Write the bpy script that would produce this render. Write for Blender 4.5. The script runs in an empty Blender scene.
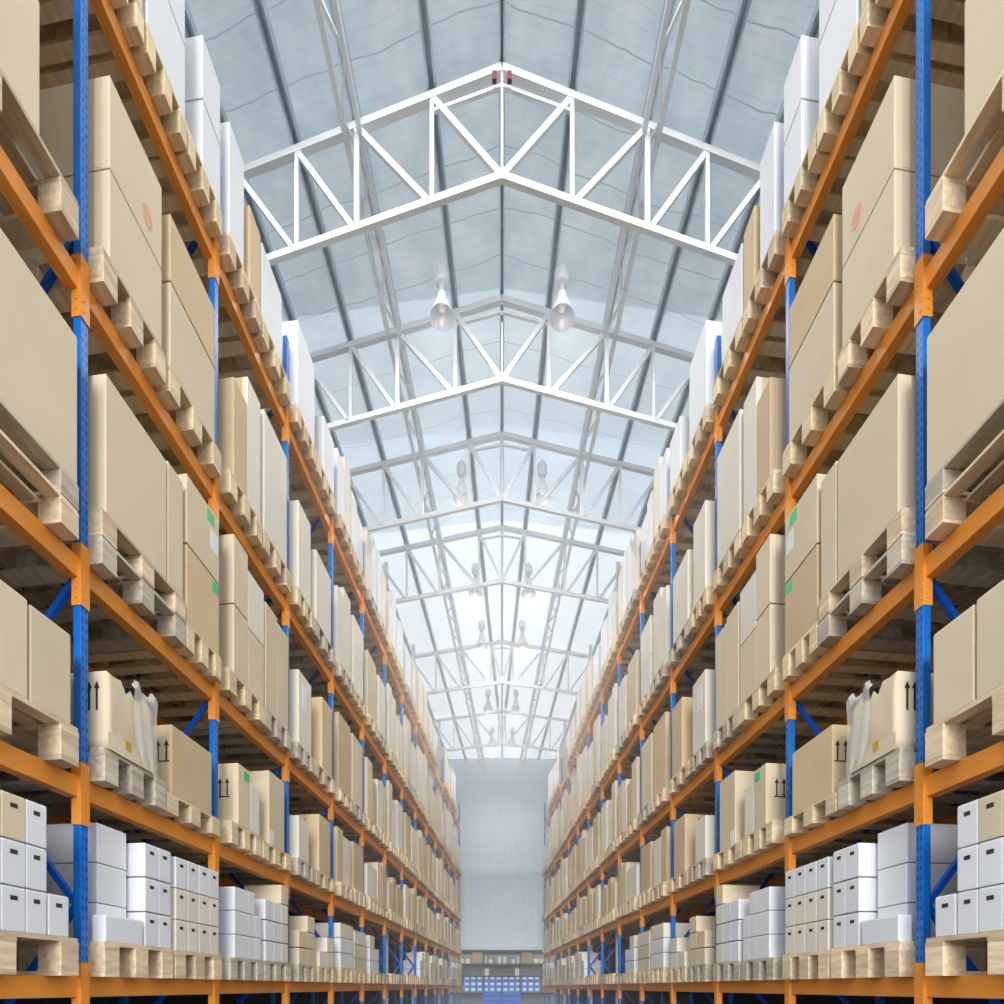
import bpy, bmesh, math, random
from mathutils import Vector, Matrix
random.seed(7)
rnd = random.Random(11)
C = bpy.context.scene.collection
SC = bpy.context.scene

# ------------------------------------------------------------------ layout
F = 560.0            # focal length in pixels of a 1004 px frame
EYE = 1.6            # camera height
A = 2.6              # half width of the aisle at the camera
TOE = 0.0464         # the two racks stand slightly toed in
Q = 0.12             # cross direction of the bays
LEVEL = [0.0, 1.16, 2.43, 4.10, 6.08]      # beam centres above the eye
BAY0, BAY = 3.27, 1.385
NB = 13
def post_u(i): return BAY0 + BAY * i       # i = -1 .. 13
def U(x): return F * 2.5 / (528.0 - x)     # aisle face depth from a photo column
def L(u, v, z): return Vector((TOE * u - v, u + Q * v, z))
def P(u, v, z): return Vector((-A, 0, EYE)) + L(u, v, z)

LEFT = []            # top-level objects of the left half, mirrored at the end

# ------------------------------------------------------------------ materials
MATS = {}
def new_mat(name):
    m = bpy.data.materials.new(name); m.use_nodes = True
    nt = m.node_tree; b = nt.nodes['Principled BSDF']
    MATS[name] = m
    return m, nt, b
def nd(nt, t, **kw):
    n = nt.nodes.new(t)
    for k, v in kw.items(): setattr(n, k, v)
    return n
def lin(c):
    return tuple(((x / 255) / 12.92 if x / 255 <= .04045 else ((x / 255 + .055) / 1.055) ** 2.4) for x in c) + (1,)

def mottled(name, rgb, rough=.6, amount=.12, scale=4, spread=.12, metallic=0, stretch=(1, 1, 1), bump=0.0, spec=.3):
    """a colour with soft blotches and a small shift from object to object"""
    m, nt, b = new_mat(name)
    tc = nd(nt, 'ShaderNodeTexCoord'); mp = nd(nt, 'ShaderNodeMapping'); mp.inputs['Scale'].default_value = stretch
    oi = nd(nt, 'ShaderNodeObjectInfo')
    add = nd(nt, 'ShaderNodeVectorMath', operation='ADD')
    nt.links.new(tc.outputs['Object'], mp.inputs['Vector'])
    mul = nd(nt, 'ShaderNodeMath', operation='MULTIPLY'); mul.inputs[1].default_value = 37
    nt.links.new(oi.outputs['Random'], mul.inputs[0])
    nt.links.new(mp.outputs['Vector'], add.inputs[0]); nt.links.new(mul.outputs[0], add.inputs[1])
    no = nd(nt, 'ShaderNodeTexNoise'); no.inputs['Scale'].default_value = scale; no.inputs['Detail'].default_value = 5
    nt.links.new(add.outputs[0], no.inputs['Vector'])
    mr = nd(nt, 'ShaderNodeMapRange'); mr.inputs[3].default_value = 1 - amount; mr.inputs[4].default_value = 1 + amount
    mr.inputs[1].default_value = .3; mr.inputs[2].default_value = .7
    nt.links.new(no.outputs['Fac'], mr.inputs[0])
    mr2 = nd(nt, 'ShaderNodeMapRange'); mr2.inputs[3].default_value = 1 - spread; mr2.inputs[4].default_value = 1 + spread * .6
    nt.links.new(oi.outputs['Random'], mr2.inputs[0])
    mm = nd(nt, 'ShaderNodeMath', operation='MULTIPLY')
    nt.links.new(mr.outputs[0], mm.inputs[0]); nt.links.new(mr2.outputs[0], mm.inputs[1])
    vm = nd(nt, 'ShaderNodeVectorMath', operation='SCALE'); vm.inputs[0].default_value = lin(rgb)[:3]
    nt.links.new(mm.outputs[0], vm.inputs['Scale'])
    nt.links.new(vm.outputs[0], b.inputs['Base Color'])
    b.inputs['Roughness'].default_value = rough; b.inputs['Metallic'].default_value = metallic
    b.inputs['Specular IOR Level'].default_value = spec
    if bump:
        bp = nd(nt, 'ShaderNodeBump'); bp.inputs['Strength'].default_value = bump; bp.inputs['Distance'].default_value = .01
        nt.links.new(no.outputs['Fac'], bp.inputs['Height']); nt.links.new(bp.outputs[0], b.inputs['Normal'])
    return m

TAN = mottled('cardboard_tan', (207, 184, 148), .75, .05, 2.5, .10)
BEIGE = mottled('cardboard_beige', (216, 201, 172), .75, .04, 2.0, .07)
KRAFT = mottled('cardboard_kraft', (190, 158, 112), .75, .06, 3, .12)
PALE = mottled('cardboard_pale', (226, 219, 204), .7, .03, 2, .05)
WHITE = mottled('carton_white', (224, 226, 230), .6, .025, 2, .04)
FILM = mottled('stretch_film', (233, 235, 238), .18, .04, 7, .02, bump=.6, spec=.6)
def make_clear():
    m, nt, b = new_mat('loose_film')
    b.inputs['Base Color'].default_value = lin((236, 236, 232)); b.inputs['Roughness'].default_value = .15; b.inputs['Alpha'].default_value = .45
    return m
CLEAR = make_clear()
TAPE = mottled('parcel_tape', (214, 196, 162), .3, .03, 6, .05)
WOOD = mottled('pallet_wood', (224, 202, 170), .8, .20, 5, .28, stretch=(6, 1, 6), bump=.2)
WOODY = mottled('pallet_wood_yellow', (224, 205, 168), .8, .16, 5, .16, stretch=(6, 1, 6), bump=.2)
WOODG = mottled('pallet_wood_grey', (196, 186, 168), .85, .22, 5, .22, stretch=(6, 1, 6), bump=.2)
ORANGE = mottled('orange_paint', (232, 148, 58), .42, .06, 5, .05, spec=.4)
BLUE = mottled('blue_paint', (6, 88, 196), .4, .06, 5, .05, spec=.4)
WSTEEL = mottled('white_steel', (236, 240, 244), .45, .02, 4, .02)
GALV = mottled('galvanised_steel', (196, 212, 222), .5, .08, 6, .05, spec=.5)
INK = mottled('black_ink', (52, 46, 44), .7, .1, 10, .1)
HOLE = mottled('dark_hand_hole', (62, 54, 50), .9, .1, 10, .1)
GREEN = mottled('green_tape', (64, 196, 128), .5, .05, 6, .1)
REDINK = mottled('red_ink', (206, 92, 52), .6, .15, 12, .1)
PINKINK = mottled('faded_red_ink', (222, 168, 140), .7, .08, 12, .1)
LABELM = mottled('paper_label', (226, 230, 232), .6, .05, 20, .05)
REDBOX = mottled('red_plastic', (124, 62, 80), .5, .05, 6, .05)
BLUEP = mottled('blue_plastic', (22, 104, 226), .4, .05, 4, .1)
BLUEG = mottled('greyblue_plastic', (88, 150, 222), .5, .08, 4, .1)
DSTEEL = mottled('dark_steel', (76, 80, 82), .6, .08, 4, .05)
FLOORM = mottled('concrete', (98, 96, 94), .5, .08, .8, 0)
PANELM = mottled('grey_panel', (142, 148, 148), .7, .08, 3, 0)
YARDM = mottled('yard_asphalt', (96, 95, 93), .8, .08, .5, 0)
WALLM = mottled('dark_sheet_wall', (58, 54, 52), .8, .05, 1, 0)
SHADE = mottled('lamp_enamel', (232, 236, 240), .35, .03, 6, .03)

def make_blue_post():
    m, nt, b = new_mat('blue_perforated_post')
    tc = nd(nt, 'ShaderNodeTexCoord'); sx = nd(nt, 'ShaderNodeSeparateXYZ'); nt.links.new(tc.outputs['Object'], sx.inputs[0])
    sn = nd(nt, 'ShaderNodeSeparateXYZ'); nt.links.new(tc.outputs['Normal'], sn.inputs[0])
    def M(op, a, bb=None):
        n = nd(nt, 'ShaderNodeMath', operation=op)
        for i, s in enumerate((a, bb)):
            if s is None: continue
            if isinstance(s, (int, float)): n.inputs[i].default_value = s
            else: nt.links.new(s, n.inputs[i])
        return n.outputs[0]
    ph = M('FRACT', M('MULTIPLY', sx.outputs['Z'], 1 / .058))
    dz = M('MULTIPLY', M('ABSOLUTE', M('SUBTRACT', ph, .5)), .058)
    dy = M('ABSOLUTE', M('SUBTRACT', M('ABSOLUTE', sx.outputs['Y']), .0135))
    hole = M('MULTIPLY', M('LESS_THAN', dz, .0115), M('LESS_THAN', dy, .0048))
    side = M('GREATER_THAN', M('ABSOLUTE', sn.outputs['X']), .8)
    hole = M('MULTIPLY', hole, side)
    no = nd(nt, 'ShaderNodeTexNoise'); no.inputs['Scale'].default_value = 9
    nt.links.new(tc.outputs['Object'], no.inputs['Vector'])
    cr = nd(nt, 'ShaderNodeMix', data_type='RGBA'); cr.inputs['A'].default_value = lin((0, 92, 186)); cr.inputs['B'].default_value = lin((20, 124, 214))
    nt.links.new(no.outputs['Fac'], cr.inputs['Factor'])
    mx = nd(nt, 'ShaderNodeMix', data_type='RGBA'); mx.inputs['B'].default_value = lin((20, 44, 96))
    nt.links.new(hole, mx.inputs['Factor']); nt.links.new(cr.outputs['Result'], mx.inputs['A'])
    nt.links.new(mx.outputs['Result'], b.inputs['Base Color'])
    b.inputs['Roughness'].default_value = .4
    return m
BPOST = make_blue_post()

def make_roof(c0, c1, c2, through):
    """translucent sheets over a quilted lining; daylight comes through them"""
    m, nt, b = new_mat('roof_lining' if through < .6 else 'roof_light_sheet')
    nt.nodes.remove(b)
    out = nt.nodes['Material Output']
    tc = nd(nt, 'ShaderNodeTexCoord'); sx = nd(nt, 'ShaderNodeSeparateXYZ'); nt.links.new(tc.outputs['Object'], sx.inputs[0])
    def M(op, a, bb=None):
        n = nd(nt, 'ShaderNodeMath', operation=op)
        for i, s in enumerate((a, bb)):
            if s is None: continue
            if isinstance(s, (int, float)): n.inputs[i].default_value = s
            else: nt.links.new(s, n.inputs[i])
        return n.outputs[0]
    no = nd(nt, 'ShaderNodeTexNoise'); no.inputs['Scale'].default_value = 1.1; no.inputs['Detail'].default_value = 4
    nt.links.new(tc.outputs['Object'], no.inputs['Vector'])
    no2 = nd(nt, 'ShaderNodeTexNoise'); no2.inputs['Scale'].default_value = 3.5; no2.inputs['Detail'].default_value = 6
    nt.links.new(tc.outputs['Object'], no2.inputs['Vector'])
    yy = M('SUBTRACT', sx.outputs['Y'], M('MULTIPLY', M('ABSOLUTE', sx.outputs['X']), .224))
    yy = M('ADD', yy, M('MULTIPLY', no.outputs['Fac'], .2))
    s1 = M('ABSOLUTE', M('SUBTRACT', M('FRACT', M('MULTIPLY', yy, 1 / .46)), .5))      # lap seams across the roof
    seam = M('LESS_THAN', s1, .014)
    s2 = M('ABSOLUTE', M('SUBTRACT', M('FRACT', M('MULTIPLY', yy, 1 / .115)), .5))     # fine wire netting
    wire = M('LESS_THAN', s2, .045)
    wv = M('MULTIPLY', no2.outputs['Fac'], .9)
    k = M('ADD', M('ADD', M('MULTIPLY', seam, wv), M('MULTIPLY', wire, .10)), 0.0)
    k = M('MINIMUM', k, 1.0)
    base = nd(nt, 'ShaderNodeMix', data_type='RGBA'); base.inputs['A'].default_value = lin(c0); base.inputs['B'].default_value = lin(c1)
    nt.links.new(no2.outputs['Fac'], base.inputs['Factor'])
    mx = nd(nt, 'ShaderNodeMix', data_type='RGBA'); mx.inputs['B'].default_value = lin(c2)
    nt.links.new(k, mx.inputs['Factor']); nt.links.new(base.outputs['Result'], mx.inputs['A'])
    tr = nd(nt, 'ShaderNodeBsdfTranslucent'); df = nd(nt, 'ShaderNodeBsdfDiffuse')
    bp = nd(nt, 'ShaderNodeBump'); bp.inputs['Strength'].default_value = .5; bp.inputs['Distance'].default_value = .1
    nt.links.new(no.outputs['Fac'], bp.inputs['Height'])
    for n in (tr, df):
        nt.links.new(mx.outputs['Result'], n.inputs['Color']); nt.links.new(bp.outputs[0], n.inputs['Normal'])
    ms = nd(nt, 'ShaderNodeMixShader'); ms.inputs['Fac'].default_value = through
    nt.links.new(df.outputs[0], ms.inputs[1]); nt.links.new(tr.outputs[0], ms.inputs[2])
    nt.links.new(ms.outputs[0], out.inputs['Surface'])
    return m
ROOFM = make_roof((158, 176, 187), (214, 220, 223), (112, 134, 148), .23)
LININGB = make_roof((182, 197, 206), (212, 220, 225), (126, 147, 160), .32)  # paler lining copy, the roof's brightening with depth put into its colour
LININGC = make_roof((190, 206, 217), (214, 224, 231), (150, 167, 179), .36)  # paler again, more of the same brightening put into the colour
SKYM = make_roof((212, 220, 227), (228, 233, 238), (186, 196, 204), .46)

def make_endwall():
    m, nt, b = new_mat('corrugated_end_wall')
    tc = nd(nt, 'ShaderNodeTexCoord')
    no = nd(nt, 'ShaderNodeTexNoise'); no.inputs['Scale'].default_value = 3
    mp = nd(nt, 'ShaderNodeMapping'); mp.inputs['Scale'].default_value = (2.5, 1, .12)
    nt.links.new(tc.outputs['Object'], mp.inputs['Vector']); nt.links.new(mp.outputs[0], no.inputs['Vector'])
    mx = nd(nt, 'ShaderNodeMix', data_type='RGBA'); mx.inputs['A'].default_value = lin((204, 222, 235)); mx.inputs['B'].default_value = lin((228, 240, 248))
    nt.links.new(no.outputs['Fac'], mx.inputs['Factor']); nt.links.new(mx.outputs['Result'], b.inputs['Base Color'])
    b.inputs['Roughness'].default_value = .5
    return m
ENDM = make_endwall()

# ------------------------------------------------------------------ mesh helpers
class MB:
    """collects shapes in (u, v, z) of the rack frame, or in x, y, z when plain"""
    def __init__(s, plain=False):
        s.bm = bmesh.new(); s.plain = plain
    def box(s, a, b, bevel=0.0):
        (x0, y0, z0), (x1, y1, z1) = a, b
        vs = [s.bm.verts.new(p) for p in ((x0, y0, z0), (x1, y0, z0), (x1, y1, z0), (x0, y1, z0), (x0, y0, z1), (x1, y0, z1), (x1, y1, z1), (x0, y1, z1))]
        fs = [s.bm.faces.new([vs[i] for i in f]) for f in ((0, 3, 2, 1), (4, 5, 6, 7), (0, 1, 5, 4), (1, 2, 6, 5), (2, 3, 7, 6), (3, 0, 4, 7))]
        if bevel:
            es = {e for f in fs for e in f.edges}
            bmesh.ops.bevel(s.bm, geom=list(es), offset=bevel, segments=2, affect='EDGES', profile=.6)
        return s
    def bar(s, p, q, w, h=None, up=(0, 0, 1)):
        p, q = Vector(p), Vector(q); h = h or w
        d = (q - p).normalized(); up = Vector(up)
        if abs(d.dot(up)) > .98: up = Vector((0, 1, 0))
        a = d.cross(up).normalized(); b = a.cross(d).normalized()
        vs = []
        for e in (p, q):
            for (i, j) in ((-1, -1), (1, -1), (1, 1), (-1, 1)):
                vs.append(s.bm.verts.new(e + a * (i * w / 2) + b * (j * h / 2)))
        for f in ((0, 1, 2, 3), (7, 6, 5, 4), (0, 4, 5, 1), (1, 5, 6, 2), (2, 6, 7, 3), (3, 7, 4, 0)):
            s.bm.faces.new([vs[i] for i in f])
        return s
    def lathe(s, prof, n=20, c=(0, 0, 0), cap=True):
        rings = []
        for r, z in prof:
            rings.append([s.bm.verts.new((c[0] + r * math.cos(2 * math.pi * i / n), c[1] + r * math.sin(2 * math.pi * i / n), c[2] + z)) for i in range(n)])
        for a, b in zip(rings, rings[1:]):
            for i in range(n):
                s.bm.faces.new((a[i], a[(i + 1) % n], b[(i + 1) % n], b[i]))
        if cap:
            s.bm.faces.new(rings[0][::-1]); s.bm.faces.new(rings[-1])
        return s
    def poly(s, pts, d):
        """prism: points and an offset"""
        d = Vector(d); a = [s.bm.verts.new(p) for p in pts]; b = [s.bm.verts.new(Vector(p) + d) for p in pts]
        n = len(pts); s.bm.faces.new(a[::-1]); s.bm.faces.new(b)
        for i in range(n): s.bm.faces.new((a[i], a[(i + 1) % n], b[(i + 1) % n], b[i]))
        return s
    def mesh(s, name, mat):
        if not s.plain:
            for v in s.bm.verts: v.co = L(*v.co)
        bmesh.ops.recalc_face_normals(s.bm, faces=s.bm.faces)
        me = bpy.data.meshes.new(name); s.bm.to_mesh(me); s.bm.free(); me.materials.append(mat)
        return me
def smooth(me):
    for p in me.polygons: p.use_smooth = True
    return me
def link(name, me, loc=(0, 0, 0), parent=None):
    o = bpy.data.objects.new(name, me); C.objects.link(o); o.location = loc
    if parent is not None: o.parent = parent
    return o
def tag(o, label, cat, group=None, kind=None):
    o['label'] = label; o['category'] = cat
    if group: o['group'] = group
    if kind: o['kind'] = kind
    return o
def struct(name, me, loc=(0, 0, 0)):
    o = link(name, me, loc); o['kind'] = 'structure'; return o

ORD = ['first', 'second', 'third', 'fourth', 'fifth', 'sixth', 'seventh', 'eighth', 'ninth', 'tenth', 'eleventh', 'twelfth', 'thirteenth', 'fourteenth']
LV = ['lowest shelf', 'second shelf', 'third shelf', 'fourth shelf', 'top shelf']
def place(lv, b): return f'{LV[lv]}, {ORD[b + 1]} bay, left rack'

# ------------------------------------------------------------------ the rack
POST_TOP = 7.0
def build_rack():
    root = link('pallet_rack', None, P(0, 0, -EYE))
    tag(root, 'long five-level pallet rack of blue posts and orange beams lining left side', 'rack', 'pallet racks lining the aisle')
    Z = lambda z: z + EYE
    pm = MB().box((-.027, 0, 0), (.027, .05, EYE + POST_TOP), .004).mesh('post', BPOST)
    foot = MB().box((-.06, -.03, 0), (.06, .08, .012)).mesh('foot', DSTEEL)
    cm = MB()
    cm.box((-.0325, -.006, -.22), (.0325, -.0005, .14), .002).box((-.0335, -.006, -.22), (-.0275, .056, .14), .002).box((.0275, -.006, -.22), (.0335, .056, .14), .002)
    for zz in (-.18, -.12, .10): cm.box((-.02, -.009, zz), (-.008, -.006, zz + .02)).box((-.037, .018, zz), (-.0335, .034, zz + .012))
    cm = cm.mesh('beam_connector', ORANGE)
    for i in range(-1, NB + 1):
        u = post_u(i)
        for (nm, v) in (('front_post', -.012), ('rear_post', .80)):
            po = link(nm, pm, L(u, v, 0), root)
            link('base_plate', foot, (0, 0, 0), po)
            if nm == 'front_post':
                for zl in LEVEL: link('beam_connector', cm, (0, 0, Z(zl)), po)
        zs = [EYE + q for q in (-1.45, -.5, .48, 1.45, 2.4, 3.4, 4.4, 5.4, 6.4)]
        for k in range(len(zs) - 1):
            v0, v1 = (.035, .80) if k % 2 == 0 else (.80, .035)
            bm = MB().bar((0, v0, zs[k]), (0, v1, zs[k + 1]), .03, .035)
            link('diagonal_brace', bm.mesh('diagonal_brace', BLUE), L(u, 0, 0), root)
    bl = BAY - .056
    def beam_mesh(nm):
        b = MB(); b.box((.0, .004, -.06), (bl, .06, .06), .006)
        b.box((.0, .06, -.06), (bl, .078, .035), .003)
        return b.mesh(nm, ORANGE)
    fm = beam_mesh('front_beam'); rm = beam_mesh('rear_beam')
    for i in range(-1, NB):
        for zl in LEVEL:
            link('front_beam', fm, L(post_u(i) + .028, 0, Z(zl)), root)
            link('rear_beam', rm, L(post_u(i) + .028, .79, Z(zl)), root)
    LEFT.append(root)
build_rack()

# ------------------------------------------------------------------ pallets
MC = {}
def cached(key, f):
    if key not in MC: MC[key] = f()
    return MC[key]
PD = 1.0      # pallet depth
def pallet(u0, u1, lv, b, zb, h, mat, where, detail, suffix=''):
    w = round(u1 - u0, 2); t = .11 * h / .21 if h < .2 else .11
    bt = h * .12
    origin = P(u0, -.1, zb)
    bw = min(.12, w * .20)
    us = [(0, bw), (w / 2 - bw / 2, w / 2 + bw / 2), (w - bw, w)]
    vs = [(0, .14), (.43, .57), (.86, 1.0)]
    def deck():
        m = MB(); n = 7; g = PD / n
        for k in range(n): m.box((0, k * g + .006, h - bt), (w, (k + 1) * g - .045, h), .003 if detail > 1 else 0)
        for (a, c) in us: m.box((a, 0, h - 2 * bt), (c, PD, h - bt))
        return m
    look = {'pallet_wood': 'pale pine', 'pallet_wood_yellow': 'yellowish pine', 'pallet_wood_grey': 'weathered grey'}[mat.name]
    label = f'{look} wooden pallet, {suffix}{where}, {place(lv, b)}'
    if detail:
        root = link('wooden_pallet', None, origin)
        link('deck', cached(('deck', w, h, mat.name, detail), lambda: deck().mesh('deck', mat)), (0, 0, 0), root)
        for (a, c) in us:
            for (d, e) in vs:
                def blk(): return MB().box((0, 0, 0), (c - a, e - d, h - 3 * bt), .003).mesh('block', mat)
                link('block', cached(('block', round(c - a, 3), h, mat.name), blk), L(a, d, bt), root)
            link('runner', cached(('runner', round(c - a, 3), h, mat.name), lambda: MB().box((0, 0, 0), (c - a, PD, bt), .002).mesh('runner', mat)), L(a, 0, 0), root)
    else:
        def whole():
            m = deck()
            for (a, c) in us:
                for (d, e) in vs: m.box((a, d, bt), (c, e, h - 2 * bt))
                m.box((a, 0, 0), (c, PD, bt))
            return m.mesh('wooden_pallet', mat)
        root = link('wooden_pallet', cached(('pal', w, h, mat.name), whole), origin)
    tag(root, label, 'pallet', 'wooden pallets on the racks'); LEFT.append(root)
    return zb + h

# ------------------------------------------------------------------ boxes
LOOK = {'cardboard_tan': 'tan', 'cardboard_beige': 'beige', 'cardboard_kraft': 'brown', 'cardboard_pale': 'pale', 'carton_white': 'white'}
def box(u0, u1, z0, z1, mat, label, v0=-.09, dv=.85, near=1, extras=(), kind=None, group=None):
    w, h = round(u1 - u0, 2), round(z1 - z0, 2)
    white = mat is WHITE
    name = kind or ('white_carton' if white else 'cardboard_box')
    bev = .006 if near else .004
    def mk():
        m = MB()
        if near > 1:
            m.box((0, 0, 0), (w, dv, h - .004), bev)
            m.box((.004, .004, h - .006), (w - .004, dv / 2 - .002, h), .001).box((.004, dv / 2 + .002, h - .006), (w - .004, dv - .004, h), .001)
        else: m.box((0, 0, 0), (w, dv, h), bev if near else 0)
        return m.mesh(name, mat)
    o = link(name, cached((name, w, h, dv, mat.name, near > 1, bool(near)), mk), P(u0, v0, z0))
    for e in extras:
        t = e[0]
        if t == 'tape':       # strip down the end that faces the aisle entrance
            link('tape', MB().box((-.0015, dv * .06, h * .0 + .01), (.0, dv * .06 + .06, h - .01)).mesh('tape', TAPE), (0, 0, 0), o)
        elif t == 'hole':     # hand hole(s) on the aisle face: list of u fractions
            for fu in e[1]:
                hw = min(.045, w * .3)
                m = MB().box((fu * w - hw / 2, -.0015, h * .70), (fu * w + hw / 2, .004, h * .70 + .022))
                link('handle_hole', m.mesh('handle_hole', HOLE), (0, 0, 0), o)
        elif t == 'arrows':   # two up arrows on the end face: (v, z, size)
            _, vv, zz, s = e
            m = MB()
            for k in (0, 1):
                c = vv + k * s * .45
                m.box((-.002, c - s * .045, zz), (0, c + s * .045, zz + s * .8))
                m.poly([(-.002, c - s * .14, zz + s * .72), (-.002, c + s * .14, zz + s * .72), (-.002, c, zz + s)], (.002, 0, 0))
            m.box((-.002, vv - s * .16, zz - s * .09), (0, vv + s * .61, zz - s * .02))
            link('arrow_mark', m.mesh('arrow_mark', INK), (0, 0, 0), o)
        elif t == 'patch':    # patch on the aisle face: (u0,z0,u1,z1,mat,name)
            _, a, c, d, f, mt, nm = e
            link(nm, MB().box((a, -.002, c), (d, 0, f)).mesh(nm, mt), (0, 0, 0), o)
        elif t == 'endpatch':
            _, a, c, d, f, mt, nm = e
            link(nm, MB().box((-.002, a, c), (0, d, f)).mesh(nm, mt), (0, 0, 0), o)
        elif t == 'disc':
            _, a, c, r, mt, nm = e
            pts = [(a + r * math.cos(k * math.pi / 8), -.002, c + r * 1.35 * math.sin(k * math.pi / 8)) for k in range(16)]
            link(nm, MB().poly(pts, (0, .002, 0)).mesh(nm, mt), (0, 0, 0), o)
    grp = group or ('white cartons on the racks' if white else 'cardboard boxes on the racks')
    tag(o, label, 'carton' if white else 'box', grp); LEFT.append(o)
    return o

def bz(lv): return LEVEL[lv] + .06

def stack(u0, u1, zb, heights, mat, lv, b, where, near, v0=-.09, dv=.85, extras=None, look=None):
    z = zb
    n = len(heights)
    for k, hh in enumerate(heights):
        pos = '' if n == 1 else (['lower ', 'upper '] if n == 2 else ['bottom ', 'middle ', 'upper '])[min(k, 2)]
        mt = mat[k] if isinstance(mat, (list, tuple)) else mat
        size = 'tall ' if hh > .62 else ('low ' if hh < .3 else '')
        lk = look or (size + LOOK[mt.name])
        noun = 'carton' if mt is WHITE else 'cardboard box'
        label = f'{pos}{lk} {noun} {where}, {place(lv, b)}'
        ex = (extras or {}).get(k, [])
        if near > 1 and mt is not WHITE: ex = list(ex) + [('tape',)]
        box(u0, u1, z + .002, z + hh - .004, mt, label, v0, dv, near, ex)
        z += hh
    return z

def cartons(cols, zb, rh, rows, lv, b, where, mats, v0=-.09, dv=.4, near=2, holes=1):
    """columns of small cartons; rows may differ from column to column"""
    for ci, (a, c) in enumerate(cols):
        nrow = rows[ci] if isinstance(rows, (list, tuple)) else rows
        for r in range(nrow):
            mt = mats(ci, r)
            noun = 'white carton' if mt is WHITE else LOOK[mt.name] + ' carton'
            rn = ['bottom', 'second', 'third', 'fourth'][r]
            cn = ORD[ci]
            label = f'{noun}, {rn} row {cn} column, {where}, {place(lv, b)}' if mt in (WHITE,) or True else ''
            hs = [('hole', [.5])] if holes else []
            box(a + .002, c - .002, zb + r * rh + .001, zb + (r + 1) * rh - .005, mt, label, v0, dv, near, hs, kind='white_carton' if mt is WHITE else 'small_carton', group='small cartons on the lowest shelf')

# ---- lowest shelf, near bays
Z1 = bz(0)
t = pallet(2.25, 3.13, 0, -1, Z1, .21, WOOD, 'nearest', 2)
W = lambda ci, r: WHITE
cartons([(2.40, 2.535), (2.54, 2.672), (2.677, 2.806), (2.81, 2.935), (2.94, 3.07)], t, .225, [3, 3, 3, 3, 1], 0, -1, 'nearest pallet', lambda ci, r: BEIGE if (ci, r) == (2, 2) else WHITE)
t = pallet(3.32, 3.96, 0, 0, Z1, .21, WOOD, 'nearest', 2)
cartons([(3.335, 3.655)], t, .165, [1], 0, 0, 'corner of nearest pallet', W, v0=-.09, dv=.09, holes=0)
cartons([(3.40, 3.655)], t, .245, [3], 0, 0, 'rear of nearest pallet', W, v0=.02, dv=.36, holes=0)
cartons([(3.68, 3.81), (3.815, 3.945)], t, .228, 3, 0, 0, 'nearest pallet', W, v0=-.09, dv=.42)
t = pallet(3.985, 4.585, 0, 0, Z1, .20, WOOD, 'farther', 2)
cartons([(4.0, 4.135), (4.14, 4.275), (4.28, 4.42), (4.425, 4.56)], t, .225, 3, 0, 0, 'farther pallet', lambda ci, r: PALE if r < 2 else WHITE, dv=.4)
t = pallet(4.72, 5.30, 0, 1, Z1, .19, WOODG, 'nearest', 2)
cartons([(4.80, 5.03)], t, .205, [3], 0, 1, 'nearest pallet', W, holes=0)
cartons([(5.03, 5.15), (5.155, 5.28)], t, .205, [3, 2], 0, 1, 'inner nearest pallet', W, dv=.4, holes=0)
stack(4.92, 5.20, t, [.2, .2, .4], [PALE, PALE, BEIGE], 0, 1, 'set back on nearest pallet', 1, v0=.34, dv=.4)
t = pallet(5.33, 5.92, 0, 1, Z1, .19, WOODG, 'farther', 2)
cartons([(5.36, 5.53), (5.535, 5.70), (5.705, 5.87)], t, .2, [3, 3, 4], 0, 1, 'farther pallet', lambda ci, r: BEIGE if r == 3 else (PALE if ci > 1 else WHITE), holes=0)
t = pallet(6.12, 6.62, 0, 2, Z1, .19, WOODG, 'nearest', 2)
cartons([(6.15, 6.38), (6.385, 6.6)], t, .19, [2, 3], 0, 2, 'nearest pallet', lambda ci, r: BEIGE, holes=0)
t = pallet(6.70, 7.30, 0, 2, Z1, .19, WOODY, 'farther', 2)
cartons([(6.75, 7.0), (7.005, 7.25)], t, .19, [1, 2], 0, 2, 'farther pallet', lambda ci, r: PALE, holes=0)

# ---- second shelf
Z2 = bz(1)
t = pallet(2.2, 3.13, 1, -1, Z2, .22, WOOD, 'nearest', 2)
stack(2.40, 2.82, t, [.51], BEIGE, 1, -1, 'nearer on nearest pallet', 2)
stack(2.835, 3.08, t, [.50], BEIGE, 1, -1, 'farther on nearest pallet', 2)
t = pallet(3.32, 3.88, 1, 0, Z2, .20, WOODG, 'nearest', 2)
TORN = (3.34, 3.74, t)      # the torn wrapped box, built below
t = pallet(3.90, 4.56, 1, 0, Z2, .14, WOODY, 'farther', 2)
stack(3.955, 4.46, t, [.50], TAN, 1, 0, 'farther pallet, two arrows on end,', 2, extras={0: [('arrows', .04, .24, .14)]}, look='arrow-marked tan')
t = pallet(4.74, 5.26, 1, 1, Z2, .19, WOODY, 'nearest', 2)
stack(4.86, 5.07, t, [.54], BEIGE, 1, 1, 'nearer on nearest pallet', 2, extras={0: [('arrows', .10, .25, .15), ('patch', .10, .42, .19, .5, GREEN, 'green_tape')]}, look='arrow-marked beige')
stack(5.075, 5.25, t, [.44], PALE, 1, 1, 'farther on nearest pallet', 1)
t = pallet(5.30, 5.92, 1, 1, Z2, .17, WOODY, 'farther', 2)
stack(5.44, 5.78, t, [.72], BEIGE, 1, 1, 'farther pallet', 1, extras={0: [('patch', .02, .0, .1, .14, LABELM, 'paper_label')]})
t = pallet(6.10, 6.60, 1, 2, Z2, .19, WOODG, 'nearest', 2)
stack(6.14, 6.42, t, [.48], PALE, 1, 2, 'nearest pallet', 1)
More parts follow.
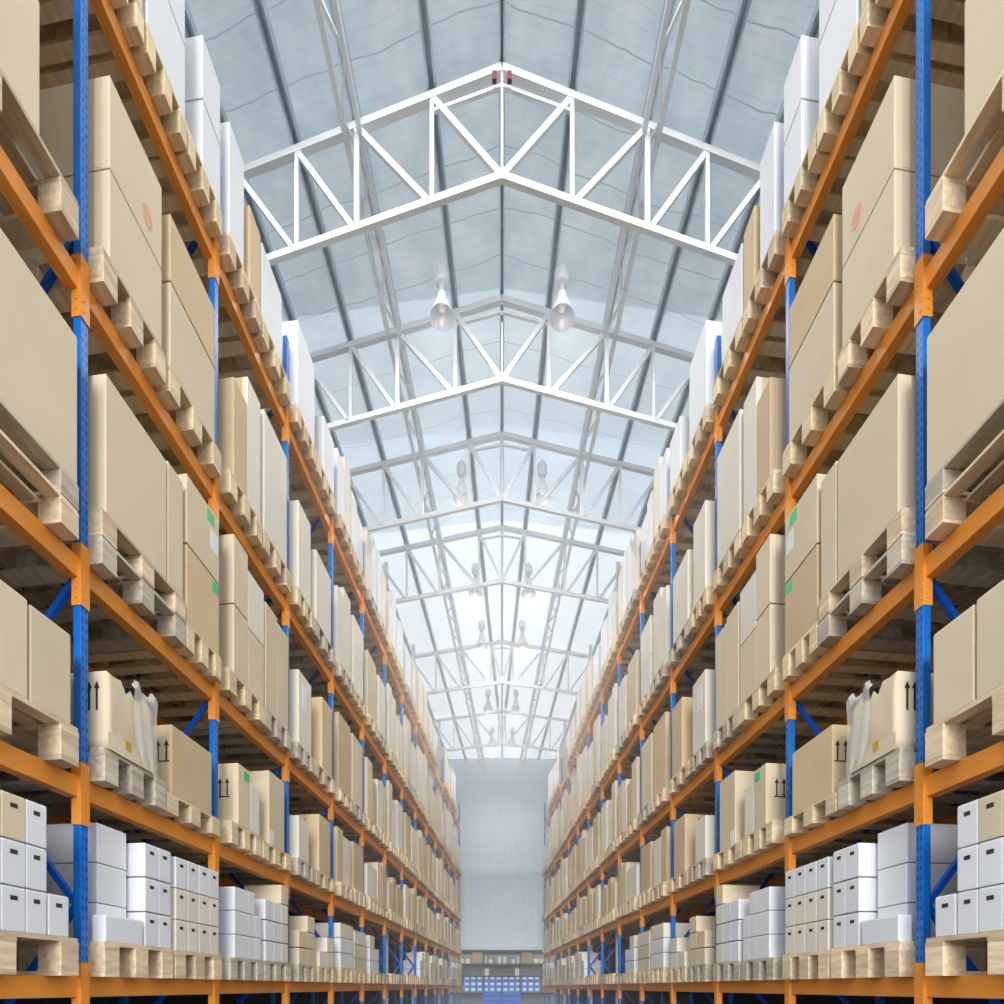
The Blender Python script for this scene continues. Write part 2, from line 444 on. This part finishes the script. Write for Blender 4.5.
t = pallet(6.64, 7.28, 1, 2, Z2, .17, WOODY, 'farther', 2)
stack(6.74, 7.12, t, [.70], TAN, 1, 2, 'farther pallet', 1, extras={0: [('endpatch', .16, .36, .22, .64, REDINK, 'red_mark')]}, look='red-marked tan')

# ---- third shelf
Z3 = bz(2)
t = pallet(2.0, 3.13, 2, -1, Z3, .16, WOOD, 'nearest', 2, 'lower of two, ')
t = pallet(2.0, 3.13, 2, -1, t, .145, WOODG, 'nearest', 2, 'upper of two, ')
stack(2.1, 3.13, t, [.83], BEIGE, 2, -1, 'nearest pallets', 2, look='very long beige')
t = pallet(3.30, 4.10, 2, 0, Z3, .17, WOODG, 'nearest', 2, 'lower of two, ')
t = pallet(3.30, 4.10, 2, 0, t, .16, WOOD, 'nearest', 2, 'upper of two, ')
stack(3.34, 3.905, t, [.84], BEIGE, 2, 0, 'nearer on nearest pallets', 2)
stack(3.915, 4.09, t, [.86], BEIGE, 2, 0, 'farther on nearest pallets', 2)
t = pallet(4.12, 4.58, 2, 0, Z3, .20, WOODY, 'farther', 2)
stack(4.13, 4.56, t, [.58, .52], [TAN, BEIGE], 2, 0, 'farther pallet', 2, extras={0: [('patch', .33, .47, .42, .55, GREEN, 'green_tape')], 1: [('patch', .26, .40, .36, .49, GREEN, 'green_tape'), ('patch', .31, .20, .41, .36, LABELM, 'paper_label')]})
t = pallet(4.70, 5.34, 2, 1, Z3, .19, WOODY, 'nearest', 2)
stack(4.79, 5.03, t, [.60, .60], [BEIGE, BEIGE], 2, 1, 'nearer on nearest pallet', 2)
stack(5.035, 5.34, t, [.55, .52], [BEIGE, PALE], 2, 1, 'farther on nearest pallet', 1)
t = pallet(5.36, 5.92, 2, 1, Z3, .19, WOODG, 'farther', 2)
stack(5.37, 5.62, t, [1.02], BEIGE, 2, 1, 'nearer on farther pallet', 1)
stack(5.625, 5.88, t, [.98], BEIGE, 2, 1, 'farther on farther pallet', 1)
t = pallet(6.09, 6.56, 2, 2, Z3, .18, WOODG, 'nearest', 2)
stack(6.14, 6.50, t, [.82], PALE, 2, 2, 'nearest pallet', 1, extras={0: [('patch', .1, .42, .22, .7, LABELM, 'paper_label')]})
t = pallet(6.60, 7.28, 2, 2, Z3, .18, WOOD, 'farther', 2)
stack(6.84, 7.18, t, [.88], TAN, 2, 2, 'farther pallet', 1)

# ---- fourth shelf
Z4 = bz(3)
t = pallet(2.1, 3.13, 3, -1, Z4, .21, WOOD, 'nearest', 2)
stack(2.1, 2.89, t, [.7, .7], BEIGE, 3, -1, 'nearest pallet', 2)
t = pallet(3.31, 3.88, 3, 0, Z4, .21, WOOD, 'nearest', 2)
stack(3.37, 3.85, t, [.545, .57], BEIGE, 3, 0, 'nearest pallet', 2, extras={1: [('disc', .33, .16, .05, PINKINK, 'faded_red_mark')]})
t = pallet(3.92, 4.58, 3, 0, Z4, .20, WOODY, 'farther', 2)
stack(3.94, 4.50, t, [.60, .48], [BEIGE, TAN], 3, 0, 'farther pallet', 2)
t = pallet(4.72, 5.28, 3, 1, Z4, .20, WOODY, 'nearest', 2)
stack(4.79, 5.02, t, [.86], TAN, 3, 1, 'nearer on nearest pallet', 2)
stack(5.025, 5.27, t, [1.12], PALE, 3, 1, 'farther on nearest pallet', 2)
t = pallet(5.32, 5.92, 3, 1, Z4, .20, WOOD, 'farther', 2)
stack(5.34, 5.84, t, [1.15], PALE, 3, 1, 'farther pallet', 1)
t = pallet(6.09, 6.58, 3, 2, Z4, .20, WOODY, 'nearest', 2)
stack(6.14, 6.48, t, [.98], PALE, 3, 2, 'nearest pallet', 1)
t = pallet(6.62, 7.28, 3, 2, Z4, .19, WOODG, 'farther', 2)
stack(6.65, 7.15, t, [.85], PALE, 3, 2, 'farther pallet', 1)

# ---- top shelf
Z5 = bz(4)
t = pallet(2.4, 3.13, 4, -1, Z5, .20, WOOD, 'nearest', 1)
t = pallet(3.30, 3.66, 4, 0, Z5, .20, WOOD, 'nearest', 2)
stack(3.32, 3.66, t, [1.1], BEIGE, 4, 0, 'nearest pallet', 2)
t = pallet(3.69, 4.12, 4, 0, Z5, .20, WOODY, 'middle', 2)
stack(3.70, 4.11, t, [.55, .62], WHITE, 4, 0, 'middle pallet', 2)
t = pallet(4.14, 4.59, 4, 0, Z5, .20, WOODY, 'farther', 2)
stack(4.33, 4.585, t, [.52, .50], WHITE, 4, 0, 'farther pallet', 2)
t = pallet(4.70, 5.26, 4, 1, Z5, .20, WOOD, 'nearest', 2)
stack(4.72, 4.96, t, [.95], WHITE, 4, 1, 'nearer on nearest pallet', 1)
stack(5.06, 5.26, t, [.72], TAN, 4, 1, 'farther on nearest pallet', 1)
t = pallet(5.30, 5.92, 4, 1, Z5, .20, WOODY, 'farther', 2)
stack(5.30, 5.72, t, [.70], WHITE, 4, 1, 'farther pallet', 1)
t = pallet(6.09, 6.62, 4, 2, Z5, .20, WOOD, 'nearest', 2)
stack(6.12, 6.60, t, [.95], WHITE, 4, 2, 'nearest pallet', 1)
t = pallet(6.68, 7.28, 4, 2, Z5, .20, WOODY, 'farther', 2)
stack(6.90, 7.26, t, [.70], WHITE, 4, 2, 'farther pallet', 1)

# ---- torn, film-wrapped box with plastic strips (second shelf, second bay)
def torn_box():
    u0, u1, z0 = TORN
    w, dv, h = u1 - u0, .8, .46
    r = random.Random(3)
    m = MB(); bm = m.bm
    nu, nz = 10, 8
    grid = []
    # wall loop: aisle face, far end, back, near end, with a ragged upper rim
    loop = [(i / nu * w, 0) for i in range(nu)] + [(w, j / nu * dv) for j in range(nu)] + [(w - i / nu * w, dv) for i in range(nu)] + [(0, dv - j / nu * dv) for j in range(nu)]
    for k in range(nz + 1):
        row = []
        for (uu, vv) in loop:
            rag = (r.uniform(-.07, .03) if (k == nz and (vv == 0 and uu > .08 or uu == w)) else 0)
            bul = .012 * math.sin(math.pi * k / nz) + r.uniform(-.004, .004)
            row.append(bm.verts.new((uu + (bul if uu == w else (-bul * .3 if uu == 0 else 0)), vv - (bul if vv == 0 else 0), h * k / nz + rag)))
        grid.append(row)
    n = len(loop)
    for a, b in zip(grid, grid[1:]):
        for i in range(n): bm.faces.new((a[i], a[(i + 1) % n], b[(i + 1) % n], b[i]))
    bm.faces.new(grid[0][::-1])
    cap = [bm.verts.new((x * .96 + .01, y * .96 + .015, h - .05)) for (x, y) in loop]
    bm.faces.new(cap)
    o = link('torn_cardboard_box', smooth(m.mesh('torn_cardboard_box', BEIGE)), P(u0, -.09, z0))
    tag(o, 'torn beige cardboard box trailing plastic film, ' + place(1, 0), 'box', 'cardboard boxes on the racks'); LEFT.append(o)
    a = MB()
    for k in (0, 1):
        c = .055 + k * .05
        a.box((-.007, c - .006, .23), (-.004, c + .006, .37)); a.poly([(-.007, c - .017, .36), (-.007, c + .017, .36), (-.007, c, .40)], (.003, 0, 0))
    link('arrow_mark', a.mesh('arrow_mark', INK), (0, 0, 0), o)
    # crumpled film hanging over the rim and down the far half of the aisle face
    f = MB(); fb = f.bm; nu, nz = 14, 14; rows = []
    for k in range(nz + 1):
        row = []
        for i in range(nu + 1):
            uu = w * (.50 + .54 * i / nu)
            top = h + .03 + .06 * max(0, math.sin(i * .62)) ** 3 + r.uniform(-.01, .01)
            bot = -.02 + .10 * (1 - i / nu) + .05 * math.sin(i * .9)
            zz = bot + (top - bot) * k / nz
            fold = .003 * math.sin(i * .9 + k * .3)
            row.append(fb.verts.new((uu + .006 * math.sin(k * .5), -.034 + fold + (.03 if k == nz else 0), zz)))
        rows.append(row)
    for a_, b_ in zip(rows, rows[1:]):
        for i in range(nu):
            fb.faces.new((a_[i], a_[i + 1], b_[i + 1], b_[i]))
    fo = link('plastic_film', smooth(f.mesh('plastic_film', CLEAR)), (0, 0, 0), o)
    y = MB().box((.14, -.0175, .05), (.19, -.0145, .11))
    link('yellow_label', y.mesh('yellow_label', mottled('yellow_paper', (196, 168, 60), .6, .1, 10, .05)), (0, 0, 0), o)
    lo = MB().box((.0, -.016, .0), (w, -.013, .10))
    link('cardboard_apron', lo.mesh('cardboard_apron', BEIGE), (0, 0, 0), o)
torn_box()

# ---- the bays farther down
MAXH = [.7, .80, 1.15, 1.42, 1.15]
for b in range(3, NB):
    s = post_u(b)
    for lv in range(5):
        if lv == 4 and b >= 9 and b % 3 == 0: continue
        n = 2
        for k in range(n):
            a0 = s + .07 + k * (BAY - .14) / n; a1 = a0 + (BAY - .24) / n - .01
            where = ['nearest', 'farther'][k]
            pm = rnd.choice([WOOD, WOODY, WOODG])
            h = rnd.choice([.17, .19, .21])
            t = pallet(a0, a1, lv, b, bz(lv), h, pm, where, 1 if b < 5 else 0)
            w = a1 - a0
            if lv == 0:
                if b in (5, 6) or (b == 4 and k == 1): continue
                nc = rnd.choice([2, 2, 3]) if b < 7 else 2
                cw = (w - .02) / nc
                rows = [rnd.choice([2, 3, 3] if b < 5 else [2, 3]) for _ in range(nc)]
                base = rnd.choice([BEIGE, PALE, WHITE])
                cartons([(a0 + .01 + i * cw, a0 + .01 + (i + 1) * cw) for i in range(nc)], t, .2, rows, 0, b, where + ' pallet', lambda ci, r: base if r < 2 else PALE, near=0, holes=0)
                continue
            if lv == 4 and b > 10 and rnd.random() < .4: continue
            hi = MAXH[lv]
            mats = [[TAN, BEIGE, BEIGE, PALE], [TAN, BEIGE, BEIGE, PALE], [BEIGE, TAN, PALE, PALE], [PALE, PALE, PALE, BEIGE], [WHITE, WHITE, PALE, PALE]][lv - (0 if lv else 0)]
            if rnd.random() < .45:
                c = a0 + w * rnd.uniform(.42, .58)
                stack(a0 + .01, c - .01, t, [hi * rnd.uniform(.62, 1)], rnd.choice(mats), lv, b, f'nearer on {where} pallet', 0, v0=-.05)
                stack(c, a1 - .01, t, [hi * rnd.uniform(.62, 1)], rnd.choice(mats), lv, b, f'farther on {where} pallet', 0, v0=-.05)
            else:
                hh = hi * rnd.uniform(.65, 1)
                st = [hh] if rnd.random() < .7 else [hh / 2, hh / 2]
                stack(a0 + .01 + rnd.uniform(0, .08), a1 - .01 - rnd.uniform(0, .04), t, st, rnd.choice(mats), lv, b, f'{where} pallet', 0, v0=-.05)

# ------------------------------------------------------------------ roof steelwork
K, SL, ZR, ZB = .224, .03, EYE + 9.0, EYE + 7.95
TR = [5.5, 7.336, 9.13, 10.97, 14.6, 18.3]
W1 = [w + TOE * (5.5 + K * w) for w in (.707, 1.512, 2.193, 2.898, 3.60)]
def wat(Wj, T): return (Wj - TOE * T) / (1 + TOE * K)
def tp(w, T, z): return (-w, T + K * w, z - SL * w)
def mir(p): return (-p[0], p[1], p[2])
TW = ['nearest', 'second nearest', 'third', 'fourth', 'fifth', 'farthest']
def truss(i, T):
    root = link('roof_truss', None, (0, T, ZB))
    tag(root, f'white steel roof truss spanning the aisle, {TW[i]} from the entrance', 'truss', 'white roof trusses')
    off = Vector((0, -T, -ZB))
    ws = [wat(x, T) for x in W1]
    we = ws[4] + .25
    def put(nm, p, q, s, h=None):
        for f in (lambda a: a, mir):
            m = MB(True).bar(Vector(f(p)) + off, Vector(f(q)) + off, s, h)
            link(nm, m.mesh(nm, WSTEEL), (0, 0, 0), root)
    put('top_chord', tp(0, T, ZR), tp(we, T, ZR), .065, .075)
    put('bottom_chord', tp(0, T, ZB), tp(we, T, ZB), .05, .07)
    m = MB(True).bar(Vector((0, T, ZR)) + off, Vector((0, T, ZB)) + off, .022)
    link('vertical', m.mesh('vertical', WSTEEL), (0, 0, 0), root)
    prev = 0
    for k in range(4):
        put('vertical', tp(ws[k], T, ZR), tp(ws[k], T, ZB), .04 if k != 1 else .05)
        put('diagonal', tp(ws[k], T, ZR), tp(prev + (.03 if k else .0), T, ZB), .05)
        prev = ws[k]
    put('ridge_tie', tp(ws[0], T, ZR - .14), tp(0, T, ZR - .16), .03)
    if i == 1:
        m = MB(True).box((-.011, -.02, ZR - ZB - .30), (.011, -.005, ZR - ZB - .22)).box((-.011, -.02, ZR - ZB - .16), (.011, -.005, ZR - ZB - .08))
        link('hanger_clip', m.mesh('hanger_clip', DSTEEL), (0, 0, 0), root)
for i, T in enumerate(TR): truss(i, T)

Y0, Y1 = 4.95, 22.3
def purl(j, Wj):
    Y1 = min(22.3, (Wj - .12) / TOE)
    for side in (1, -1):
        m = MB(True)
        for d in (-.035, .035):
            p = (-(Wj - TOE * Y0) + d, Y0, 0); q = (-(Wj - TOE * Y1) + d, Y1, 0)
            if side < 0: p, q = mir(p), mir(q)
            m.bar(p, q, .022 if d < 0 else .016, .10)
        m.bar((side * -(Wj - TOE * Y0), Y0, .045), (side * -(Wj - TOE * Y1), Y1, .045), .07, .012)
        o = link('purlin', m.mesh('purlin', GALV), (0, 0, ZR + .105 - SL * (Wj - .5)))
        tag(o, f'grey double roof purlin, {ORD[j]} out from the ridge, {"left" if side > 0 else "right"} slope', 'purlin', 'grey roof purlins')
for j, Wj in enumerate(W1 + [W1[-1] + .7]): purl(j, Wj)
m = MB(True).bar((-.02, Y0, 0), (-.02, Y1, 0), .018, .10).bar((.02, Y0, 0), (.02, Y1, 0), .018, .10).bar((0, Y0, .04), (0, Y1, .04), .05, .012)
tag(link('purlin', m.mesh('purlin', GALV), (0, 0, ZR + .105)), 'grey double purlin running along the roof ridge', 'purlin', 'grey roof purlins')

def girder():
    Wj = W1[1]
    root = link('lattice_girder', None, (0, Y0, ZR - .09))
    tag(root, 'white lattice girder running lengthwise under left roof slope', 'girder', 'white lattice girders')
    z = -SL * (Wj - .6)
    X = lambda y, d: -(Wj - TOE * y) + d
    for d in (-.12, .04):
        m = MB(True).bar((X(Y0, d), 0, z), (X(Y1, d), Y1 - Y0, z), .05, .05)
        link('chord', m.mesh('chord', WSTEEL), (0, 0, 0), root)
    m = MB(True); y = Y0; s = 1
    while y < Y1 - .4:
        a, c = (-.12, .04) if s > 0 else (.04, -.12)
        m.bar((X(y, a), y - Y0, z), (X(y + .38, c), y + .38 - Y0, z), .03, .03); y += .38; s = -s
    link('lacing', m.mesh('lacing', WSTEEL), (0, 0, 0), root)
    LEFT.append(root)
girder()

def lamp(k, x, y, ord_):
    zt = ZR + .05
    root = link('high_bay_lamp', None, (x, y, EYE + 8.36))
    tag(root, f'white bell-shaped high bay lamp hanging left of the ridge, {ord_} from entrance', 'lamp', 'bell-shaped high bay lamps')
    link('lamp_shade', MB(True).lathe([(.055, .30), (.062, .26), (.085, .18), (.13, .07), (.158, 0), (.152, 0), (.122, .07), (.078, .18), (.05, .26)], 28, cap=False).mesh('lamp_shade', SHADE), (0, 0, 0), root)
    link('socket', MB(True).lathe([(.03, .30), (.036, .33), (.036, .38), (.028, .41)], 16).mesh('socket', GALV), (0, 0, 0), root)
    link('gear_housing', MB(True).lathe([(.03, .40), (.075, .42), (.088, .46), (.088, .56), (.07, .60), (.02, .62)], 20).mesh('gear_housing', SHADE), (0, 0, 0), root)
    link('suspension_rod', MB(True).bar((0, 0, .61), (0, 0, zt - EYE - 8.36), .014).mesh('suspension_rod', WSTEEL), (0, 0, 0), root)
    bm, nt, b = MATS['lamp_lens'] if 'lamp_lens' in MATS and isinstance(MATS['lamp_lens'], tuple) else (None, None, None)
    lens = LENS
    link('bulb', MB(True).lathe([(.012, .25), (.03, .22), (.045, .16), (.04, .11), (.015, .085)], 16).mesh('bulb', lens), (0, 0, 0), root)
    ld = bpy.data.lights.new('lamp_glow', 'SPOT'); ld.spot_size = math.radians(165); ld.spot_blend = .5; ld.shadow_soft_size = 0.0; ld.energy = FILL_W * (1 if y < 11 else (.8 if y > 11 else 1.0) if y < 15 else 1.3); ld.color = (1.0, .97, .93)  # fill light added at the lamps, which look unlit; strongest near the end wall
    lo = bpy.data.objects.new('lamp_glow', ld); C.objects.link(lo); lo.parent = root; lo.location = (0, 0, -.03)
    LEFT.append(root)
FILL_W = 54.0
lm, lnt, lb = new_mat('lamp_bulb_glow'); lb.inputs['Emission Color'].default_value = (1, .97, .92, 1); lb.inputs['Emission Strength'].default_value = .12  # faint added glow on bulbs that look unlit
LENS = lm
for k, (x, y) in enumerate([(-.75, 7.0), (-.69, 9.6), (-.56, 11.9), (-.50, 13.75), (-.42, 16.9), (-.36, 19.4)]):
    lamp(k, x, y, ORD[k])

m = MB(True).box((-.045, -.04, -.04), (.0, .0, .04), .006)
o = link('hanging_junction_box', m.mesh('hanging_junction_box', REDBOX), (-.05, 5.5 - .05, ZR - .18))
tag(o, 'small dark red junction box left of the nearest truss apex', 'junction box', 'red junction boxes'); LEFT.append(o)

def column(i, u, ordn):
    m = MB()
    m.box((-.03, .28, 0), (.03, .29, 9.0 + EYE - .25)).box((-.03, .36, 0), (.03, .37, 9.0 + EYE - .25)).box((-.005, .29, 0), (.005, .36, 9.0 + EYE - .25))
    o = link('steel_column', m.mesh('steel_column', WSTEEL), P(u - .08, 0, -EYE))
    tag(o, f'white steel column rising behind left rack under the {ordn} truss', 'column', 'white steel columns'); LEFT.append(o)
for T, i, n in ((10.97, 6, 'fourth'), (14.6, 8, 'fifth'), (18.3, 11, 'farthest')): column(i, post_u(i), n)

# ------------------------------------------------------------------ shell
def roof_sheet(side, name, Y0, Y1, mat):
    bm = bmesh.new(); nx, ny = 24, 40
    g = []
    for j in range(ny + 1):
        row = []
        for i in range(nx + 1):
            x = 6.2 * i / nx; y = Y0 + (Y1 - Y0) * j / ny + K * x * .4 * (j / ny if Y0 < 6 else 1)
            row.append(bm.verts.new((-side * x, y, ZR + .17 - SL * x)))
        g.append(row)
    for j in range(ny):
        for i in range(nx):
            f = (g[j][i], g[j][i + 1], g[j + 1][i + 1], g[j + 1][i])
            bm.faces.new(f if side < 0 else f[::-1])
    me = bpy.data.meshes.new(name); bm.to_mesh(me); bm.free(); me.materials.append(mat)
    return struct(name, me)
for sd_ in (1, -1):
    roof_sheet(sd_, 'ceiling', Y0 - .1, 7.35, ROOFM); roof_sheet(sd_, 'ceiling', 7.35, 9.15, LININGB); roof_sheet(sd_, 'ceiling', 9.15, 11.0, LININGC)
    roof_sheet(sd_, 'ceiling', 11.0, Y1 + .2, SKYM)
struct('floor', MB(True).box((-7, 1.5, -.1), (7, 32, 0)).mesh('floor', FLOORM))
struct('ground', MB(True).box((-150, -200, -.12), (150, 1.5, -.02)).mesh('ground', YARDM))  # unseen yard added to stop sky light from below the horizon
m = MB(); m.box((1.0, 1.30, 0), (23.2, 1.40, ZR - .1)); wl = struct('wall_left', m.mesh('wall_left', WALLM), P(0, 0, -EYE))  # side walls added close behind the racks to block light from the gaps
m = MB(); m.box((1.0, 1.30, 0), (23.2, 1.40, ZR - .1)); me = m.mesh('wall_right', WALLM)
for v in me.vertices: v.co.x = -v.co.x
me.flip_normals(); p = P(0, 0, -EYE); struct('wall_right', me, (-p.x, p.y, p.z))
# unseen wall added to keep sky light out of the racks, aisle left open
for nm, sg in (('wall_front', 1),):
    m = MB(True)
    m.box((-7, 1.45, 0), (-2.62, 1.6, ZR)).box((2.62, 1.45, 0), (7, 1.6, ZR))
    struct('wall_front', m.mesh('wall_front', WALLM))
# corrugated end wall above a wide opening
bm = bmesh.new(); n = 140; zlo, zhi = EYE + 1.62, ZR + .15; row = []
for i in range(n * 4 + 1):
    x = -3.6 + 7.2 * i / (n * 4); ph = i % 4; y = 22.35 + (.022 if ph in (1, 2) else 0)
    row.append((bm.verts.new((x, y, zlo)), bm.verts.new((x, y, zhi))))
for a, b in zip(row, row[1:]): bm.faces.new((a[0], b[0], b[1], a[1]))
me = bpy.data.meshes.new('wall_back'); bm.to_mesh(me); bm.free(); me.materials.append(ENDM)
struct('wall_back', me)
m = MB(True).box((-3.6, 22.3, EYE + 1.48), (3.6, 22.5, EYE + 1.62)); struct('trim_1', m.mesh('trim_1', GALV))
m = MB(True).box((-5, 29, 0), (5, 29.1, EYE + 4.2)); struct('wall_far', m.mesh('wall_far', WALLM))

# ------------------------------------------------------------------ storage shelf seen through the opening
YB = 25.0
pxm = YB / F
def bx(x): return (x - 502) * pxm
def bzz(y): return EYE + (987 - y) * pxm
def far_shelf():
    root = link('storage_shelf', None, (0, YB, 0))
    tag(root, 'dark steel storage shelf across the far end beyond the opening', 'shelf')
    xs = [bx(x) for x in (446, 484, 520, 558)]
    for x in xs: link('shelf_post', MB(True).box((x - .03, 0, 0), (x + .03, .06, EYE + 1.5)).mesh('shelf_post', DSTEEL), (0, 0, 0), root)
    for y in (963.5, 975.5, 992.5): link('shelf_board', MB(True).box((xs[0], -.02, bzz(y) - .07), (xs[-1], .9, bzz(y))).mesh('shelf_board', DSTEEL), (0, 0, 0), root)
    link('back_panel', MB(True).box((xs[0], .9, 0), (xs[-1], .93, EYE + 1.5)).mesh('back_panel', PANELM), (0, 0, 0), root)
far_shelf()
def far_box(nm, x0, x1, y0, y1, mat, label, cat, grp, d=.4, dy=0.0):
    m = MB(True).box((0, 0, 0), (bx(x1) - bx(x0), d, bzz(y0) - bzz(y1)), .01)
    o = link(nm, m.mesh(nm, mat), (bx(x0), YB + .02 + dy, bzz(y1)))
    tag(o, label, cat, grp); return o
zt = 963.5
LEFT.append(far_box('cardboard_box', 472.5, 482, 952.5, zt, KRAFT, 'small brown cardboard box on far shelf top, left of centre', 'box', 'boxes on the far shelf'))
for x0, x1, y0, nn in ((461, 464, 959, 'outermost'), (465.5, 470, 958.5, 'second'), (483.5, 486.5, 956, 'third'), (489, 492.5, 959, 'fourth'), (497.5, 501, 956.5, 'innermost')):
    LEFT.append(far_box('white_carton', x0, x1, y0, zt, PALE, f'tiny pale carton on far shelf top, {nn} left of centre', 'carton', 'boxes on the far shelf', .3))
LEFT.append(far_box('white_carton', 483, 489, 968.5, 975.5, PALE, 'pale carton on blue bins of far shelf, left of centre', 'carton', 'boxes on the far shelf', .4))
for r in range(3):
    y1 = 992.5 - r * 5.6; y0 = y1 - 5.2
    if r == 2: y1, y0 = 975.5 + 5.4, 975.7
    for c in range(6):
        x1 = 501.6 - c * 6.4; x0 = x1 - 6.0
        o = far_box('storage_bin', x0, x1, y0, y1, BLUEG, f'grey-blue storage bin on far shelf, {["bottom", "middle", "top"][r]} row, {ORD[c]} left of centre', 'bin', 'storage bins on the far shelf', .5)
        w = bx(x1) - bx(x0); hh = bzz(y0) - bzz(y1)
        link('bin_label', MB(True).box((w * .2, -.004, hh * .35), (w * .85, 0, hh * .85)).mesh('bin_label', LABELM), (0, 0, 0), o)
        LEFT.append(o)
def crate(x0, x1, y0, y1, label, dy):
    w = bx(x1) - bx(x0); h = bzz(y0) - bzz(y1); d = .5
    root = link('plastic_crate', None, (bx(x0), YB - .75 + dy, bzz(y1)))
    tag(root, label, 'crate', 'blue crates below the far shelf')
    m = MB(True)
    m.box((0, 0, 0), (w, d, .03)).box((0, 0, .03), (.03, d, h)).box((w - .03, 0, .03), (w, d, h)).box((.03, 0, .03), (w - .03, .03, h)).box((.03, d - .03, .03), (w - .03, d, h))
    link('tub', m.mesh('tub', BLUEP), (0, 0, 0), root)
    r = MB(True).box((-.02, -.02, h - .04), (w + .02, 0, h)).box((w * .47, -.02, 0), (w * .53, 0, h - .04))
    link('rim', r.mesh('rim', BLUEG), (0, 0, 0), root)
    LEFT.append(root)
z_f = 987 + EYE / pxm
for r in range(6):
    y1 = z_f - r * 5.0; y0 = y1 - 4.9
    for c in range(2):
        x1 = 501.4 - c * 9.2; x0 = x1 - 8.6
        crate(x0, x1, y0, y1, f'blue plastic crate in stack before far shelf, {ORD[r]} from floor, {"inner" if c == 0 else "outer"} left stack', 0)

# ------------------------------------------------------------------ mirror the left half
def mirror_copy(o):
    c = o.copy(); C.objects.link(c)
    c.location.x = -o.location.x; c.scale.x = -1
    c['label'] = o['label'].replace('left', 'right')
    for ch in o.children:
        d = ch.copy(); C.objects.link(d); d.parent = c
        for g in ch.children:
            e = g.copy(); C.objects.link(e); e.parent = d
for o in list(LEFT): mirror_copy(o)

# ------------------------------------------------------------------ haze
def haze(name, label, a, b, dens):
    m = bpy.data.materials.new(name); m.use_nodes = True; nt = m.node_tree
    nt.nodes.remove(nt.nodes['Principled BSDF'])
    v = nd(nt, 'ShaderNodeVolumeScatter'); v.inputs['Density'].default_value = dens; v.inputs['Color'].default_value = (.95, .98, 1, 1)
    nt.links.new(v.outputs[0], nt.nodes['Material Output'].inputs['Volume'])
    tag(link(name, MB(True).box(a, b).mesh(name, m)), label, 'haze', None, 'stuff')
haze('haze', 'thin pale haze hanging low in the far aisle', (-3.9, 6.2, .01), (3.9, 22.25, EYE + 4.6), .014)
haze('haze', 'faint haze below the roof between the two nearest trusses', (-3.9, 5.7, EYE + 4.62), (3.9, 7.78, ZR - .16), .025)
haze('haze', 'pale haze below the roof around the third truss', (-3.9, 7.8, EYE + 4.62), (3.9, 10.18, ZR - .16), .04)
haze('haze', 'thickest pale haze hanging below the far white roof', (-3.9, 10.2, EYE + 4.62), (3.9, 15.18, ZR - .16), .085)
haze('haze', 'pale haze below the roof next to the end wall', (-3.9, 15.2, EYE + 4.62), (3.9, 22.25, ZR - .16), .035)

# ------------------------------------------------------------------ light and camera
w = bpy.data.worlds.new('sky'); SC.world = w; w.use_nodes = True
bg = w.node_tree.nodes['Background']; bg.inputs['Color'].default_value = (.92, .96, 1, 1); bg.inputs['Strength'].default_value = 2.0
sd = bpy.data.lights.new('sun', 'SUN'); sd.energy = 4.2; sd.angle = math.radians(35); sd.color = (1, .98, .95)
so = bpy.data.objects.new('sun', sd); C.objects.link(so); so.rotation_euler = (math.radians(82.5), 0, 0)
cd = bpy.data.cameras.new('camera'); cam = bpy.data.objects.new('camera', cd); C.objects.link(cam)
cam.location = (0, 0, EYE); cam.rotation_euler = (math.radians(90), 0, 0)
cd.sensor_width = 36; cd.lens = 36 * F / 1004; cd.shift_y = 485 / 1004; cd.clip_end = 200; cd.clip_start = .05
SC.camera = cam
vs = SC.view_settings; vs.view_transform = 'Standard'; vs.look = 'None'; vs.exposure = 0.22; vs.gamma = 1.0; vs.use_curve_mapping = False
cy = SC.cycles
cy.use_denoising = True; cy.max_bounces = 8; cy.diffuse_bounces = 5; cy.volume_bounces = 1; cy.transmission_bounces = 4
